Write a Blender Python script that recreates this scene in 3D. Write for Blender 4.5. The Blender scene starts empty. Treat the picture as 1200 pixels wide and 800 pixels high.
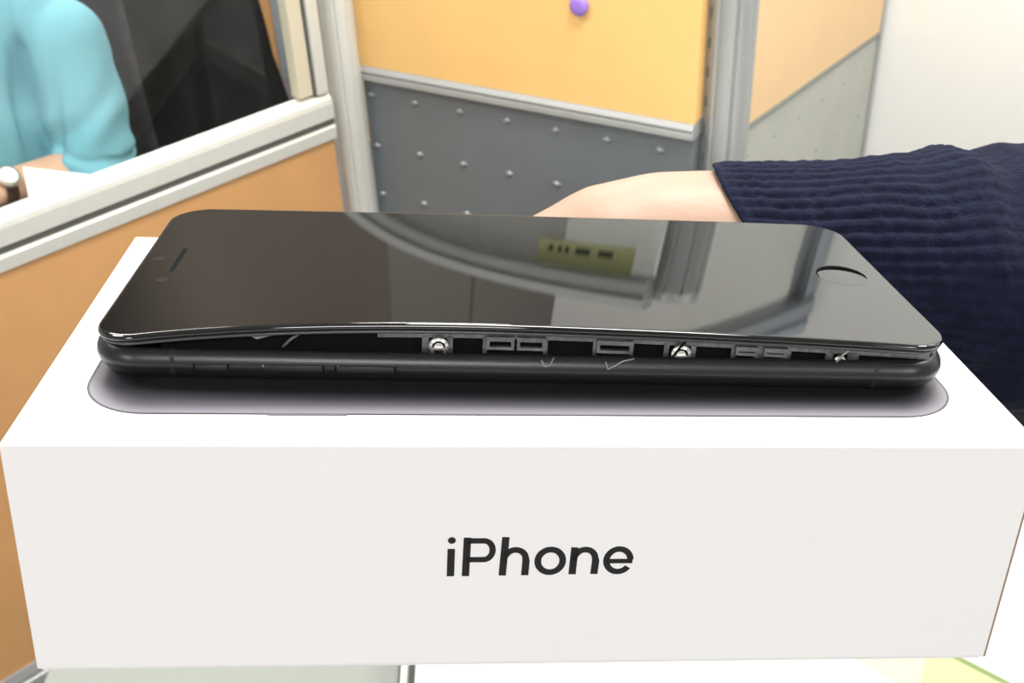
import bpy, bmesh, math, random
from mathutils import Vector, Matrix, noise
random.seed(7)
C = bpy.context.scene
COL = C.collection
PI = math.pi

# ------------------------------------------------------------------ camera
cam_d = bpy.data.cameras.new('camera')
cam = bpy.data.objects.new('camera', cam_d)
COL.objects.link(cam)
cam_d.sensor_width = 36.0
cam_d.lens = 40.05
cam_d.clip_start = 0.01
cam_d.dof.use_dof = True
cam_d.dof.focus_distance = 0.225
cam_d.dof.aperture_fstop = 55
R_, U_, B_ = Vector((.9989, -.0260, -.0378)), Vector((.0459, .5664, .8228)), Vector((.0, -.8237, .5670))
Bz = B_.normalized(); Rx = (R_ - Bz * R_.dot(Bz)).normalized(); Uy = Bz.cross(Rx)
cam.matrix_world = Matrix(((Rx.x, Uy.x, Bz.x, 0), (Rx.y, Uy.y, Bz.y, 0), (Rx.z, Uy.z, Bz.z, 1.5), (0, 0, 0, 1)))
C.camera = cam

# ------------------------------------------------------------------ world, lights, exposure
w = bpy.data.worlds.new('office_light'); C.world = w; w.use_nodes = True
w.node_tree.nodes['Background'].inputs[0].default_value = (1.0, .985, .96, 1)
w.node_tree.nodes['Background'].inputs[1].default_value = .50
C.view_settings.view_transform = 'Standard'
C.view_settings.look = 'None'
C.view_settings.gamma = 1
C.view_settings.exposure = 0.0
LAMP_W = 30.0
LAMPS = [(-1.3, .95), (.3, .95), (1.5, .75), (-1.5, 3.1), (0, 3.1), (-1.5, 4.7), (0, 4.7), (-1.5, -1.4), (0, -1.4), (1.5, -1.4)]

# ------------------------------------------------------------------ helpers
def setp(o, **k):
    for a, b in k.items():
        if b is not None: o[a] = b

def link_mesh(name, me, mats, parent=None, smooth=False):
    o = bpy.data.objects.new(name, me); COL.objects.link(o)
    if mats is not None:
        for m in (mats if isinstance(mats, (list, tuple)) else [mats]): me.materials.append(m)
    if parent is not None: o.parent = parent
    if smooth: me.polygons.foreach_set('use_smooth', [True] * len(me.polygons))
    return o

def obj(name, bm, mats, parent=None, smooth=False, **props):
    me = bpy.data.meshes.new(name)
    bmesh.ops.recalc_face_normals(bm, faces=bm.faces[:])
    bm.to_mesh(me); bm.free()
    o = link_mesh(name, me, mats, parent, smooth)
    setp(o, **props); return o

def empty(name, mat=None, **props):
    o = bpy.data.objects.new(name, None); COL.objects.link(o); o.empty_display_size = .05
    if mat is not None: o.matrix_world = mat
    setp(o, **props); return o

def T(x, y, z): return Matrix.Translation((x, y, z))
def RZ(a): return Matrix.Rotation(a, 4, 'Z')

def box(bm, x0, x1, y0, y1, z0, z1, bev=0, M=None, seg=2):
    v = [bm.verts.new((x, y, z)) for x in (x0, x1) for y in (y0, y1) for z in (z0, z1)]
    F = [(0, 1, 3, 2), (4, 6, 7, 5), (0, 4, 5, 1), (2, 3, 7, 6), (0, 2, 6, 4), (1, 5, 7, 3)]
    fs = [bm.faces.new([v[i] for i in f]) for f in F]
    nv = list(v)
    if bev > 0:
        es = list({e for f in fs for e in f.edges})
        r = bmesh.ops.bevel(bm, geom=es, offset=bev, segments=seg, affect='EDGES', profile=.5)
        nv = list({vv for f in r['faces'] for vv in f.verts} | {q for q in v if q.is_valid})
    if M is not None: bmesh.ops.transform(bm, matrix=M, verts=nv)
    return nv

def bx(x0, x1, y0, y1, z0, z1, bev=0, M=None, seg=2):
    bm = bmesh.new(); box(bm, x0, x1, y0, y1, z0, z1, bev, M, seg); return bm

def cyl(bm, p0, p1, r0, r1=None, n=24, caps=True):
    p0, p1 = Vector(p0), Vector(p1); r1 = r0 if r1 is None else r1
    d = (p1 - p0).normalized(); a = d.orthogonal().normalized(); b = d.cross(a)
    A = [bm.verts.new(p0 + (a * math.cos(2 * PI * i / n) + b * math.sin(2 * PI * i / n)) * r0) for i in range(n)]
    B = [bm.verts.new(p1 + (a * math.cos(2 * PI * i / n) + b * math.sin(2 * PI * i / n)) * r1) for i in range(n)]
    for i in range(n): bm.faces.new((A[i], A[(i + 1) % n], B[(i + 1) % n], B[i]))
    if caps: bm.faces.new(A[::-1]); bm.faces.new(B)

def tube(bm, pts, r, n=8):
    pts = [Vector(p) for p in pts]; rings = []
    up = Vector((.13, .21, .97))
    for i, p in enumerate(pts):
        d = (pts[min(i + 1, len(pts) - 1)] - pts[max(i - 1, 0)]).normalized()
        a = d.cross(up).normalized(); b = d.cross(a)
        rr = r[i] if isinstance(r, (list, tuple)) else r
        rings.append([bm.verts.new(p + (a * math.cos(2 * PI * k / n) + b * math.sin(2 * PI * k / n)) * rr) for k in range(n)])
    for A, B in zip(rings, rings[1:]):
        for k in range(n): bm.faces.new((A[k], A[(k + 1) % n], B[(k + 1) % n], B[k]))
    bm.faces.new(rings[0][::-1]); bm.faces.new(rings[-1])

def prism(bm, prof, x0, x1, M=None):
    """closed profile [(y,z)] swept along x"""
    A = [bm.verts.new((x0, y, z)) for y, z in prof]; B = [bm.verts.new((x1, y, z)) for y, z in prof]
    n = len(prof)
    for i in range(n): bm.faces.new((A[i], A[(i + 1) % n], B[(i + 1) % n], B[i]))
    bm.faces.new(A[::-1]); bm.faces.new(B)
    if M is not None: bmesh.ops.transform(bm, matrix=M, verts=A + B)

def organic(name, caps, mat, voxel=.006, smooth=8, parent=None, balls=(), fn=None):
    """one continuous skin: tapered limbs fused by a voxel remesh and smoothed"""
    bm = bmesh.new()
    for p0, p1, r0, r1 in caps:
        cyl(bm, p0, p1, r0, r1, 20)
        for p, r in ((p0, r0), (p1, r1)):
            bmesh.ops.create_uvsphere(bm, u_segments=20, v_segments=12, radius=r, matrix=Matrix.Translation(p))
    for c, s in balls:
        bmesh.ops.create_uvsphere(bm, u_segments=24, v_segments=16, radius=1, matrix=Matrix.Translation(c) @ Matrix.Diagonal((s[0], s[1], s[2], 1)))
    me = bpy.data.meshes.new(name + '_raw'); bm.to_mesh(me); bm.free()
    o = bpy.data.objects.new(name + '_raw', me); COL.objects.link(o)
    m = o.modifiers.new('r', 'REMESH'); m.mode = 'VOXEL'; m.voxel_size = voxel
    s = o.modifiers.new('s', 'SMOOTH'); s.factor = .6; s.iterations = smooth
    dg = bpy.context.evaluated_depsgraph_get(); dg.update()
    me2 = bpy.data.meshes.new_from_object(o.evaluated_get(dg))
    bpy.data.objects.remove(o); bpy.data.meshes.remove(me)
    me2.name = name
    if fn:
        ns = [v.normal.copy() for v in me2.vertices]
        for v, nn in zip(me2.vertices, ns): v.co = v.co + nn * fn(v.co, nn)
    me2.materials.clear()
    return link_mesh(name, me2, mat, parent, True)

# ------------------------------------------------------------------ materials
def mat(name, col, rough=.5, metal=0., noise_amt=0., nscale=30., bump=0., bscale=200., spec=.5, coat=0., ior=1.5, sheen=0., stretch=None):
    m = bpy.data.materials.new(name); m.use_nodes = True
    nt = m.node_tree; b = nt.nodes['Principled BSDF']
    b.inputs['Base Color'].default_value = (*col, 1); b.inputs['Roughness'].default_value = rough
    b.inputs['Metallic'].default_value = metal; b.inputs['Specular IOR Level'].default_value = spec
    b.inputs['Coat Weight'].default_value = coat; b.inputs['IOR'].default_value = ior
    b.inputs['Sheen Weight'].default_value = sheen
    tc = nt.nodes.new('ShaderNodeTexCoord')
    mp = nt.nodes.new('ShaderNodeMapping'); nt.links.new(tc.outputs['Object'], mp.inputs[0])
    if stretch: mp.inputs['Scale'].default_value = stretch
    if noise_amt > 0:
        n = nt.nodes.new('ShaderNodeTexNoise'); n.inputs['Scale'].default_value = nscale; n.inputs['Detail'].default_value = 6
        nt.links.new(mp.outputs[0], n.inputs[0])
        r = nt.nodes.new('ShaderNodeValToRGB')
        r.color_ramp.elements[0].position = .3; r.color_ramp.elements[1].position = .7
        r.color_ramp.elements[0].color = (*[c * (1 - noise_amt) for c in col], 1)
        r.color_ramp.elements[1].color = (*[min(1, c * (1 + noise_amt)) for c in col], 1)
        nt.links.new(n.outputs[0], r.inputs[0]); nt.links.new(r.outputs[0], b.inputs['Base Color'])
    if bump > 0:
        n2 = nt.nodes.new('ShaderNodeTexNoise'); n2.inputs['Scale'].default_value = bscale; n2.inputs['Detail'].default_value = 4
        nt.links.new(mp.outputs[0], n2.inputs[0])
        bp = nt.nodes.new('ShaderNodeBump'); bp.inputs['Strength'].default_value = bump; bp.inputs['Distance'].default_value = .001
        nt.links.new(n2.outputs[0], bp.inputs['Height']); nt.links.new(bp.outputs[0], b.inputs['Normal'])
    return m

def s2l(*c): return tuple(((x / 255) / 12.92 if x / 255 <= .04045 else ((x / 255 + .055) / 1.055) ** 2.4) for x in c)

def glass_mat(name, tint=(.97, .98, .97), milk=0.):
    m = bpy.data.materials.new(name); m.use_nodes = True; nt = m.node_tree
    for n in list(nt.nodes): nt.nodes.remove(n)
    out = nt.nodes.new('ShaderNodeOutputMaterial')
    tr = nt.nodes.new('ShaderNodeBsdfTransparent'); tr.inputs[0].default_value = (*tint, 1)
    gl = nt.nodes.new('ShaderNodeBsdfGlossy'); gl.inputs['Roughness'].default_value = .02
    fr = nt.nodes.new('ShaderNodeFresnel'); fr.inputs[0].default_value = 1.45
    df = nt.nodes.new('ShaderNodeBsdfDiffuse'); df.inputs[0].default_value = (.8, .82, .8, 1)
    m1 = nt.nodes.new('ShaderNodeMixShader'); m1.inputs[0].default_value = milk
    m2 = nt.nodes.new('ShaderNodeMixShader')
    nt.links.new(tr.outputs[0], m1.inputs[1]); nt.links.new(df.outputs[0], m1.inputs[2])
    ge = nt.nodes.new('ShaderNodeNewGeometry'); iv = nt.nodes.new('ShaderNodeMath'); iv.operation = 'SUBTRACT'; iv.inputs[0].default_value = 1
    nt.links.new(ge.outputs['Backfacing'], iv.inputs[1])
    mu = nt.nodes.new('ShaderNodeMath'); mu.operation = 'MULTIPLY'; nt.links.new(fr.outputs[0], mu.inputs[0]); nt.links.new(iv.outputs[0], mu.inputs[1])
    nt.links.new(mu.outputs[0], m2.inputs[0]); nt.links.new(m1.outputs[0], m2.inputs[1]); nt.links.new(gl.outputs[0], m2.inputs[2])
    nt.links.new(m2.outputs[0], out.inputs[0]); return m

M_ = {}
M_['wall'] = mat('white_wall_paint', (.90, .90, .86), .7, bump=.1, bscale=150)
M_['far_wall'] = mat('beige_far_wall_paint', (.14, .115, .09), .8, noise_amt=.05, nscale=3)
M_['ceiling'] = mat('ceiling_tile', (.78, .78, .76), .9, noise_amt=.04, nscale=40)
M_['floor'] = mat('grey_carpet', (.16, .16, .17), .95, noise_amt=.25, nscale=120, bump=.4)
M_['orange'] = mat('orange_partition_laminate', (.62, .335, .135), .5, noise_amt=.035, nscale=14, bump=.05, bscale=400)
M_['orange_bright'] = mat('yellow_orange_board', (.84, .52, .19), .45, noise_amt=.03, nscale=12, bump=.05, bscale=400)
M_['orange_hazed'] = mat('hazed_orange_laminate', (.74, .50, .27), .5, noise_amt=.03, nscale=12)  # lightened base colour stands in for haze over the right-hand board
M_['slate'] = mat('grey_painted_steel', (.15, .17, .18), .34, noise_amt=.04, nscale=10)
M_['grey_hazed'] = mat('hazed_grey_painted_steel', (.42, .43, .38), .45, noise_amt=.05, nscale=10)  # haze over the lower right panel is put into this lighter grey
M_['bump'] = mat('bright_steel_nub', (.34, .36, .36), .4, metal=.3)
M_['alu'] = mat('satin_aluminium', (.44, .45, .44), .38, metal=.35, noise_amt=.02, nscale=60, stretch=(1, 1, .1))
M_['alu_white'] = mat('off_white_aluminium', (.64, .64, .59), .42, metal=.15, noise_amt=.02, nscale=60)
M_['alu_blue'] = mat('blue_grey_aluminium', (.38, .42, .47), .4, metal=.3)
M_['dark_gap'] = mat('dark_groove', (.10, .098, .09), .7)
M_['glass'] = glass_mat('clear_partition_glass')
M_['glass_milky'] = glass_mat('milky_partition_glass', milk=.25)
M_['card'] = mat('white_coated_card', (.80, .79, .785), .42, noise_amt=.006, nscale=25, bump=.03, bscale=900)
M_['edge_brown'] = mat('brown_card_edge', (.30, .21, .16), .8)
M_['ink'] = mat('black_ink', (.012, .011, .012), .4)
M_['alu_black'] = mat('black_anodised_aluminium', (.013, .0135, .015), .32, metal=.3, bump=.03, bscale=2500)
M_['black_glass'] = mat('black_cover_glass', (.004, .004, .004), .012, spec=.5, ior=1.61)
M_['bezel'] = mat('dark_polymer_bezel', (.045, .045, .052), .22)
M_['frame_metal'] = mat('dark_stamped_steel', (.11, .108, .115), .42, metal=.6, noise_amt=.3, nscale=700)
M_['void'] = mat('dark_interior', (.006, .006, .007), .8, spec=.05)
M_['silver'] = mat('bright_steel', (.72, .71, .68), .25, metal=.9)
M_['flex'] = mat('brown_flex_cable', (.10, .09, .075), .5)
M_['glue'] = mat('grey_glue_strand', (.22, .22, .21), .5)
M_['lens'] = mat('smoky_sensor_glass', (.022, .010, .011), .05, ior=1.7)
M_['skin'] = mat('light_skin', (.35, .225, .155), .5, noise_amt=.04, nscale=40, bump=.12, bscale=500)
M_['skin2'] = mat('tan_skin', (.62, .38, .26), .55, noise_amt=.04, nscale=30)
M_['navy'] = mat('navy_knit_wool', (.0075, .0095, .024), .95, noise_amt=.3, nscale=260, bump=.5, bscale=900, spec=.15)
M_['navy_fold'] = M_['navy']
M_['cyan'] = mat('light_cyan_shirt_cotton', (.165, .40, .48), .85, noise_amt=.05, nscale=8, bump=.15, bscale=500)
M_['hair'] = mat('black_hair', (.012, .010, .009), .5, bump=.6, bscale=150)
M_['trouser'] = mat('charcoal_trousers', (.03, .03, .035), .9)
M_['black_cloth'] = mat('black_jacket_fabric', (.018, .018, .02), .8, noise_amt=.3, nscale=14, bump=.3, bscale=200)
M_['chair_black'] = mat('black_plastic', (.02, .02, .022), .45)
M_['mesh_grey'] = mat('dark_grey_upholstery', (.075, .062, .07), .8, noise_amt=.2, nscale=40)
M_['desk'] = mat('white_desk_laminate', (.82, .83, .80), .4, noise_amt=.01, nscale=20)
M_['cabinet'] = mat('grey_cabinet_steel', (.21, .225, .20), .45, noise_amt=.02, nscale=20)
M_['paper'] = mat('white_paper', (.86, .86, .85), .8)
M_['green'] = mat('lime_green_card', (.50, .60, .25), .6)
M_['green_dark'] = mat('dull_green_edge', (.20, .26, .10), .6)
M_['beige'] = mat('beige_paper', (.58, .52, .36), .7)
M_['label'] = mat('lime_label', (.60, .64, .28), .5)
M_['purple'] = mat('purple_plastic', (.30, .17, .60), .35)
M_['watch'] = mat('brushed_watch_steel', (.55, .48, .42), .3, metal=.8)
M_['watch_strap'] = mat('brown_watch_strap', (.16, .08, .05), .6)
M_['eye'] = mat('eye_white', (.8, .8, .78), .2)
M_['lip'] = mat('lip_colour', (.45, .18, .15), .5)
lm = bpy.data.materials.new('lamp_diffuser'); lm.use_nodes = True
lm.node_tree.nodes['Principled BSDF'].inputs['Emission Color'].default_value = (1, .98, .94, 1)
lm.node_tree.nodes['Principled BSDF'].inputs['Emission Strength'].default_value = 6
M_['lamp'] = lm

# ------------------------------------------------------------------ setting
FL = -.08
def struct(name, bm, m, parent=None, **k):
    o = obj(name, bm, m, parent, **k); o['kind'] = 'structure'; return o
struct('floor', bx(-4, 3.2, -3.2, 5.6, FL - .1, FL), M_['floor'])
struct('ceiling', bx(-4, 3.2, -3.2, 5.6, 2.62, 2.72), M_['ceiling'])
struct('wall_back', bx(-4, 3.2, 5.5, 5.6, FL, 2.62), M_['far_wall'])
struct('wall_left', bx(-4.1, -4, -3.2, 5.6, FL, 2.62), M_['wall'])
# white wall the right-hand partition butts against
WD = Vector((.769, -.640, 0)); WA = Vector((.716, 2.040, 0))
WM = Matrix.Translation(WA) @ RZ(math.atan2(WD.y, WD.x))
struct('wall_right', bx(-.62, 2.6, 0, .12, FL, 2.62, 0, WM), M_['wall'])
struct('baseboard_right', bx(0.02, 2.6, -.012, 0, FL, FL + .08, .002, WM), M_['alu_white'])

for i, (x, y) in enumerate(LAMPS):
    where = ('left', 'middle', 'right')[0 if x < -1 else (2 if x > 1 else 1)]
    row = {.95: 'above the partitions', .75: 'above the partitions', 3.1: 'beyond the partitions', 4.7: 'near the far wall', -1.4: 'behind the camera'}[y]
    t = empty('ceiling_lamp', T(x, y, 2.62), label='square white ceiling lamp panel, %s one of the row %s' % (where, row), category='ceiling lamp', group='ceiling lamp panels')
    bm = bmesh.new()
    for a in ((-.31, .31, -.31, -.29), (-.31, .31, .29, .31), (-.31, -.29, -.29, .29), (.29, .31, -.29, .29)):
        box(bm, *a, -.03, 0, .002)
    obj('frame', bm, M_['alu_white'], t)
    obj('diffuser', bx(-.289, .289, -.289, .289, -.014, -.002), M_['lamp'], t)
    ld = bpy.data.lights.new('lamp_light', 'AREA'); ld.shape = 'SQUARE'; ld.size = .58; ld.energy = LAMP_W * (.75 if y < 0 else 1); ld.color = (1, .985, .965)
    lo = bpy.data.objects.new('lamp_light', ld); COL.objects.link(lo); lo.parent = t; lo.location = (0, 0, -.035)

# ------------------------------------------------------------------ partitions
def frame_of(A, B):
    """local x along A->B, local -y towards the camera side, z up; origin at A"""
    A, B = Vector((*A, 0)), Vector((*B, 0)); d = B - A
    return Matrix.Translation(A) @ RZ(math.atan2(d.y, d.x)), d.length

TOP = 1.505
# back partition: local y=0 is the visible face, thickness behind (+y)
bpM, bpL = frame_of((-.253, 1.862), (.294, 1.539))
bp = empty('office_partition', bpM, label='partition behind the phone, yellow-orange board over slate grey nubbed steel panel', category='partition')
x0, x1 = .020, bpL - .016
obj('upper_board', bx(x0, x1, .004, .034, .803, 1.20, .001), M_['orange_bright'], bp, label='yellow-orange pin board')
obj('lower_panel', bx(x0, x1, .006, .034, FL + .09, .778, .001), M_['slate'], bp, label='slate grey steel panel')
def rail(bm, x0, x1, z0, z1, y0=-.003, y1=.040):
    h = z1 - z0
    prism(bm, [(y0 + .004, z0), (y1, z0), (y1, z1), (y0 + .004, z1), (y0, z1 - .3 * h), (y0, z1 - .38 * h), (y0 + .004, z1 - .42 * h), (y0 + .004, z1 - .5 * h), (y0 - .002, z1 - .56 * h), (y0 - .002, z0 + .1 * h)], x0, x1)
for z0, z1, nm in ((.779, .803, 'middle_rail'), (1.20, 1.222, 'glass_rail'), (1.484, TOP, 'top_rail'), (FL + .05, FL + .09, 'bottom_rail')):
    bm = bmesh.new(); rail(bm, x0, x1, z0, z1); obj(nm, bm, M_['alu'], bp)
obj('glass_pane', bx(x0 + .001, x1 - .001, .014, .020, 1.2225, 1.4835), M_['glass_milky'], bp)
obj('foot', bx(x0 + .02, x0 + .06, .005, .035, FL, FL + .05, .002), M_['alu'], bp)
obj('foot', bx(x1 - .06, x1 - .02, .005, .035, FL, FL + .05, .002), M_['alu'], bp)
# pressed nubs of the steel panel
def nub_mesh():
    bm = bmesh.new()
    bmesh.ops.create_uvsphere(bm, u_segments=12, v_segments=8, radius=1, matrix=Matrix.Diagonal((.0052, .0042, .0046, 1)))
    box(bm, -.0075, .0075, -.0012, .0015, -.0015, .0012, .0004)
    me = bpy.data.meshes.new('nub'); bm.to_mesh(me); bm.free(); me.materials.append(M_['bump'])
    me.polygons.foreach_set('use_smooth', [True] * len(me.polygons)); return me
nub = nub_mesh()
for j in range(7):
    for i in range(7):
        o = bpy.data.objects.new('nub', nub); COL.objects.link(o); o.parent = bp
        o.location = (.035 + .0885 * i, .0055, .7525 - .0945 * j)

# purple magnet
mg = bmesh.new()
prof = [(0, 0), (.0140, 0), (.0145, -.002), (.0145, -.006), (.0125, -.0095), (.006, -.0105), (0, -.0105)]
N = 28; rings = []
for r, y in prof[1:-1]: rings.append([mg.verts.new((r * math.cos(2 * PI * k / N), y, r * math.sin(2 * PI * k / N))) for k in range(N)])
for A, B in zip(rings, rings[1:]):
    for k in range(N): mg.faces.new((A[k], A[(k + 1) % N], B[(k + 1) % N], B[k]))
mg.faces.new(rings[0]); mg.faces.new(rings[-1])
mo = obj('magnet', mg, M_['purple'], smooth=True, label='round purple magnet on the yellow-orange board', category='magnet')
mo.matrix_world = bpM @ T(.433, .004, .957)

# lime label near the top right of the glass (seen in the phone's mirror)
lb = empty('label_strip', bpM @ T(.506, .0135, 1.4750), label='lime label strip on the partition glass under the top rail', category='label')
obj('strip', bx(-.080, .080, -.0012, 0, -.0085, .0085, .0003), M_['label'], lb)
bm = bmesh.new()
for a, b in ((-.062, -.054), (-.046, -.039), (-.034, -.027), (-.016, .008), (.022, .046)):
    box(bm, a, b, -.0016, -.0013, -.0050, -.0010)
obj('lettering', bm, M_['ink'], lb)

# posts
def post(name, x, y, r, m, label, slots, yaw=0):
    t = empty(name, T(x, y, FL) @ RZ(yaw), label=label, category='post')
    bm = bmesh.new(); prof = []
    n = 72
    for k in range(n):
        a = 2 * PI * k / n
        rr = r * (1 - .075 * max(0, math.cos(a * 8)) ** 10)
        prof.append((rr * math.cos(a), rr * math.sin(a)))
    H = TOP - .012 - FL
    A = [bm.verts.new((px, py, .02)) for px, py in prof]; B = [bm.verts.new((px, py, H)) for px, py in prof]
    for k in range(n): bm.faces.new((A[k], A[(k + 1) % n], B[(k + 1) % n], B[k]))
    bm.faces.new(A[::-1]); bm.faces.new(B)
    obj('column', bm, m, t)
    bm = bmesh.new(); cyl(bm, (0, 0, H), (0, 0, H + .006), r * 1.0, r * .95, 36); obj('cap', bm, m, t)
    bm = bmesh.new(); cyl(bm, (0, 0, 0), (0, 0, .02), r * 1.25, r * 1.1, 36); obj('base', bm, M_['alu_white'], t)
    if slots:
        me = bpy.data.meshes.new('slot'); bm = bx(-.0016, .0016, -.002, .002, -.008, .008, .0008); bm.to_mesh(me); bm.free(); me.materials.append(M_['dark_gap'])
        for k in range(32):
            o = bpy.data.objects.new('slot', me); COL.objects.link(o); o.parent = t
            ang = slots; o.location = (r * math.cos(ang), r * math.sin(ang), .12 + k * .044); o.rotation_euler.z = ang + PI / 2
    return t
post('partition_post', .334, 1.582, .0355, mat('post_aluminium', (.33, .34, .335), .4, metal=.35), 'grooved aluminium post with dark slots right of the yellow-orange board', math.radians(202))
post('partition_post', -.262, 1.842, .0285, M_['alu_white'], 'slim off-white post where the glazed partition meets the back one', None)

# left glazed partition
lpd = Vector((-.728, -.686)).normalized()
A0 = Vector((-.285, 1.785)); A0 += Vector((.739, .673)) * .008
lpM, lpL = frame_of(tuple(A0 + lpd * 1.25), tuple(A0))      # local -y faces the camera
lp = empty('glazed_partition', lpM, label='partition at the left, clear glass over an orange panel with off-white rails', category='partition')
L = lpL
obj('lower_panel', bx(.03, L - .002, .008, .034, FL + .09, .706, .001), M_['orange'], lp, label='orange laminate panel')
bm = bmesh.new()
prism(bm, [(0, .7385), (.036, .7385), (.036, .770), (.032, .779), (.008, .779), (.002, .772), (0, .764)], 0, L)
obj('upper_rail', bm, M_['alu_white'], lp)
obj('rail_groove', bx(0, L, .003, .034, .7265, .7385), M_['dark_gap'], lp, label='dark groove between the rails')
bm = bmesh.new(); prism(bm, [(.001, .702), (.036, .702), (.036, .7265), (.003, .7265), (0, .722)], 0, L)
obj('lower_rail', bm, M_['alu_white'], lp)
bm = bmesh.new(); rail(bm, 0, L, 1.475, TOP, 0, .045); obj('top_rail', bm, M_['alu'], lp)
bm = bmesh.new(); rail(bm, 0, L, FL + .04, FL + .09, 0, .045); obj('bottom_rail', bm, M_['alu'], lp)
obj('stile', bx(L - .024, L - .003, .002, .043, .783, 1.475, .002), M_['alu_white'], lp)
obj('stile_groove', bx(L - .027, L - .024, .008, .038, .783, 1.475), M_['dark_gap'], lp, label='dark gap beside the stile')
obj('glazing_bead', bx(L - .054, L - .027, .012, .036, .783, 1.475, .002), mat('cream_bead', (.62, .56, .42), .5), lp, label='cream glazing bead')
obj('stile', bx(0, .024, .002, .043, .783, 1.475, .002), M_['alu_white'], lp)
obj('stile', bx(0, .03, .002, .043, FL + .09, .70, .002), M_['alu_white'], lp)
obj('glass_pane', bx(.025, L - .055, .021, .026, .784, 1.4745), M_['glass'], lp)
obj('foot', bx(.05, .1, .005, .04, FL, FL + .04, .002), M_['alu'], lp)
obj('foot', bx(L - .1, L - .05, .005, .04, FL, FL + .04, .002), M_['alu'], lp)
e = A0 + lpd * 1.285
post('partition_post', e.x + .02, e.y - .02, .0285, M_['alu_white'], 'off-white post at the near end of the glazed partition', None)

# right partition, haze painted into its panel colours
rpM, rpL = frame_of((.362, 1.612), (.712, 2.034))
rp = empty('office_partition', rpM, label='partition at the right meeting the white wall, orange over grey with haze painted in', category='partition')
rx0, rx1 = .022, rpL - .014
obj('upper_board', bx(rx0, rx1, .004, .034, .757, 1.20, .001), M_['orange_hazed'], rp, label='orange board lightened by painted haze')
obj('lower_panel', bx(rx0, rx1, .006, .034, FL + .09, .749, .001), M_['grey_hazed'], rp, label='grey steel panel lightened by painted haze')
obj('middle_rail', bx(rx0, rx1, .002, .036, .749, .757, .001), M_['cabinet'], rp)
obj('edge_trim', bx(rx1, rx1 + .010, .001, .038, FL + .05, 1.20, .001), M_['alu'], rp)
obj('stile', bx(rx1 - .045, rx1 + .010, .001, .038, 1.2225, 1.535, .001), M_['alu_blue'], rp)
for z0, z1, nm in ((1.20, 1.222, 'glass_rail'), (1.535, 1.562, 'top_rail'), (FL + .05, FL + .09, 'bottom_rail')):
    bm = bmesh.new(); rail(bm, rx0, rx1, z0, z1); obj(nm, bm, M_['alu_blue'], rp)
obj('glass_pane', bx(rx0 + .001, rx1 - .046, .014, .020, 1.2225, 1.5345), M_['glass'], rp)
obj('foot', bx(rx0 + .02, rx0 + .06, .005, .035, FL, FL + .05, .002), M_['alu'], rp)
obj('foot', bx(rx1 - .06, rx1 - .02, .005, .035, FL, FL + .05, .002), M_['alu'], rp)
for i in range(6):
    for j in range(3):
        o = bpy.data.objects.new('nub', nub); COL.objects.link(o); o.parent = rp
        o.location = (.05 + .0885 * i, .0055, .70 - .0945 * j); o.scale = (.5, .4, .5)

# partition behind the seated person
fp = empty('office_partition', T(-1.805, 3.05, 0), label='orange partition with blue-grey end post behind the black chair', category='partition')
obj('panel', bx(0, 1.195, .01, .04, FL + .09, 1.16, .001), M_['orange'], fp)
obj('top_rail', bx(0, 1.195, .005, .045, 1.16, 1.20, .003), M_['alu_blue'], fp)
obj('bottom_rail', bx(0, 1.195, .005, .045, FL, FL + .09, .003), M_['alu_blue'], fp)
obj('end_post', bx(1.195, 1.250, 0, .05, FL, 1.22, .012), M_['alu_blue'], fp)
fp2 = empty('office_partition', T(-.38, 3.4, 0), label='cream partition glimpsed between the blue-grey post and the glass frame', category='partition')
obj('panel', bx(-.2, .5, .01, .04, FL + .05, 1.16, .001), mat('cream_board', (.60, .50, .33), .6), fp2)
obj('top_rail', bx(-.2, .5, .005, .045, 1.16, 1.20, .003), M_['alu'], fp2)
obj('bottom_rail', bx(-.2, .5, .005, .045, FL, FL + .05, .003), M_['alu'], fp2)

tcab = empty('added_cabinet', T(.02, 4.3, FL), label='added tall grey-beige cabinet, unseen directly, for the darker bands mirrored in the phone screen', category='cabinet')  # added block, unseen directly, gives the screen its darker mirrored bands
obj('body', bx(-.30, .42, 0, .4, 0, 2.45, .004), mat('grey_beige_steel', (.24, .225, .195), .6), tcab)
for a, b in ((-.295, .055), (.065, .415)):
    d_ = obj('door', bx(a, b, -.018, -.001, .06, 2.42, .003), mat('grey_beige_steel', (.24, .225, .195), .6), tcab)
    bm = bmesh.new(); xx = b - .03 if a < 0 else a + .03; tube(bm, [(xx, -.018, 1.0), (xx, -.045, 1.01), (xx, -.045, 1.15), (xx, -.018, 1.16)], .006); obj('handle', bm, M_['alu'], d_)

# ------------------------------------------------------------------ desks, cabinet, papers
dk = empty('desk', T(0, 0, FL), label='white laminate desk below and right of the white box', category='desk')
obj('desk_top', bx(-.103, .66, .30, 1.36, .714, .740, .003), M_['desk'], dk)
for x, y in ((-.06, .36), (.61, .36), (-.06, 1.30), (.61, 1.30)):
    obj('leg', bx(x - .022, x + .022, y - .022, y + .022, 0, .714, .004), M_['alu'], dk)
obj('apron', bx(-.04, .59, 1.29, 1.31, .60, .714, .002), M_['desk'], dk)
cb = empty('drawer_cabinet', T(-.30, .62, FL), label='grey steel drawer cabinet left of the white desk', category='cabinet')
obj('body', bx(-.176, .172, -.23, .23, .04, .668, .004), M_['cabinet'], cb)
obj('top', bx(-.180, .174, -.235, .235, .668, .680, .003), M_['cabinet'], cb)
obj('edge_trim', bx(.175, .183, -.235, .235, .60, .680, .002), M_['alu_white'], cb, label='light plastic edge strip')
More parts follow.
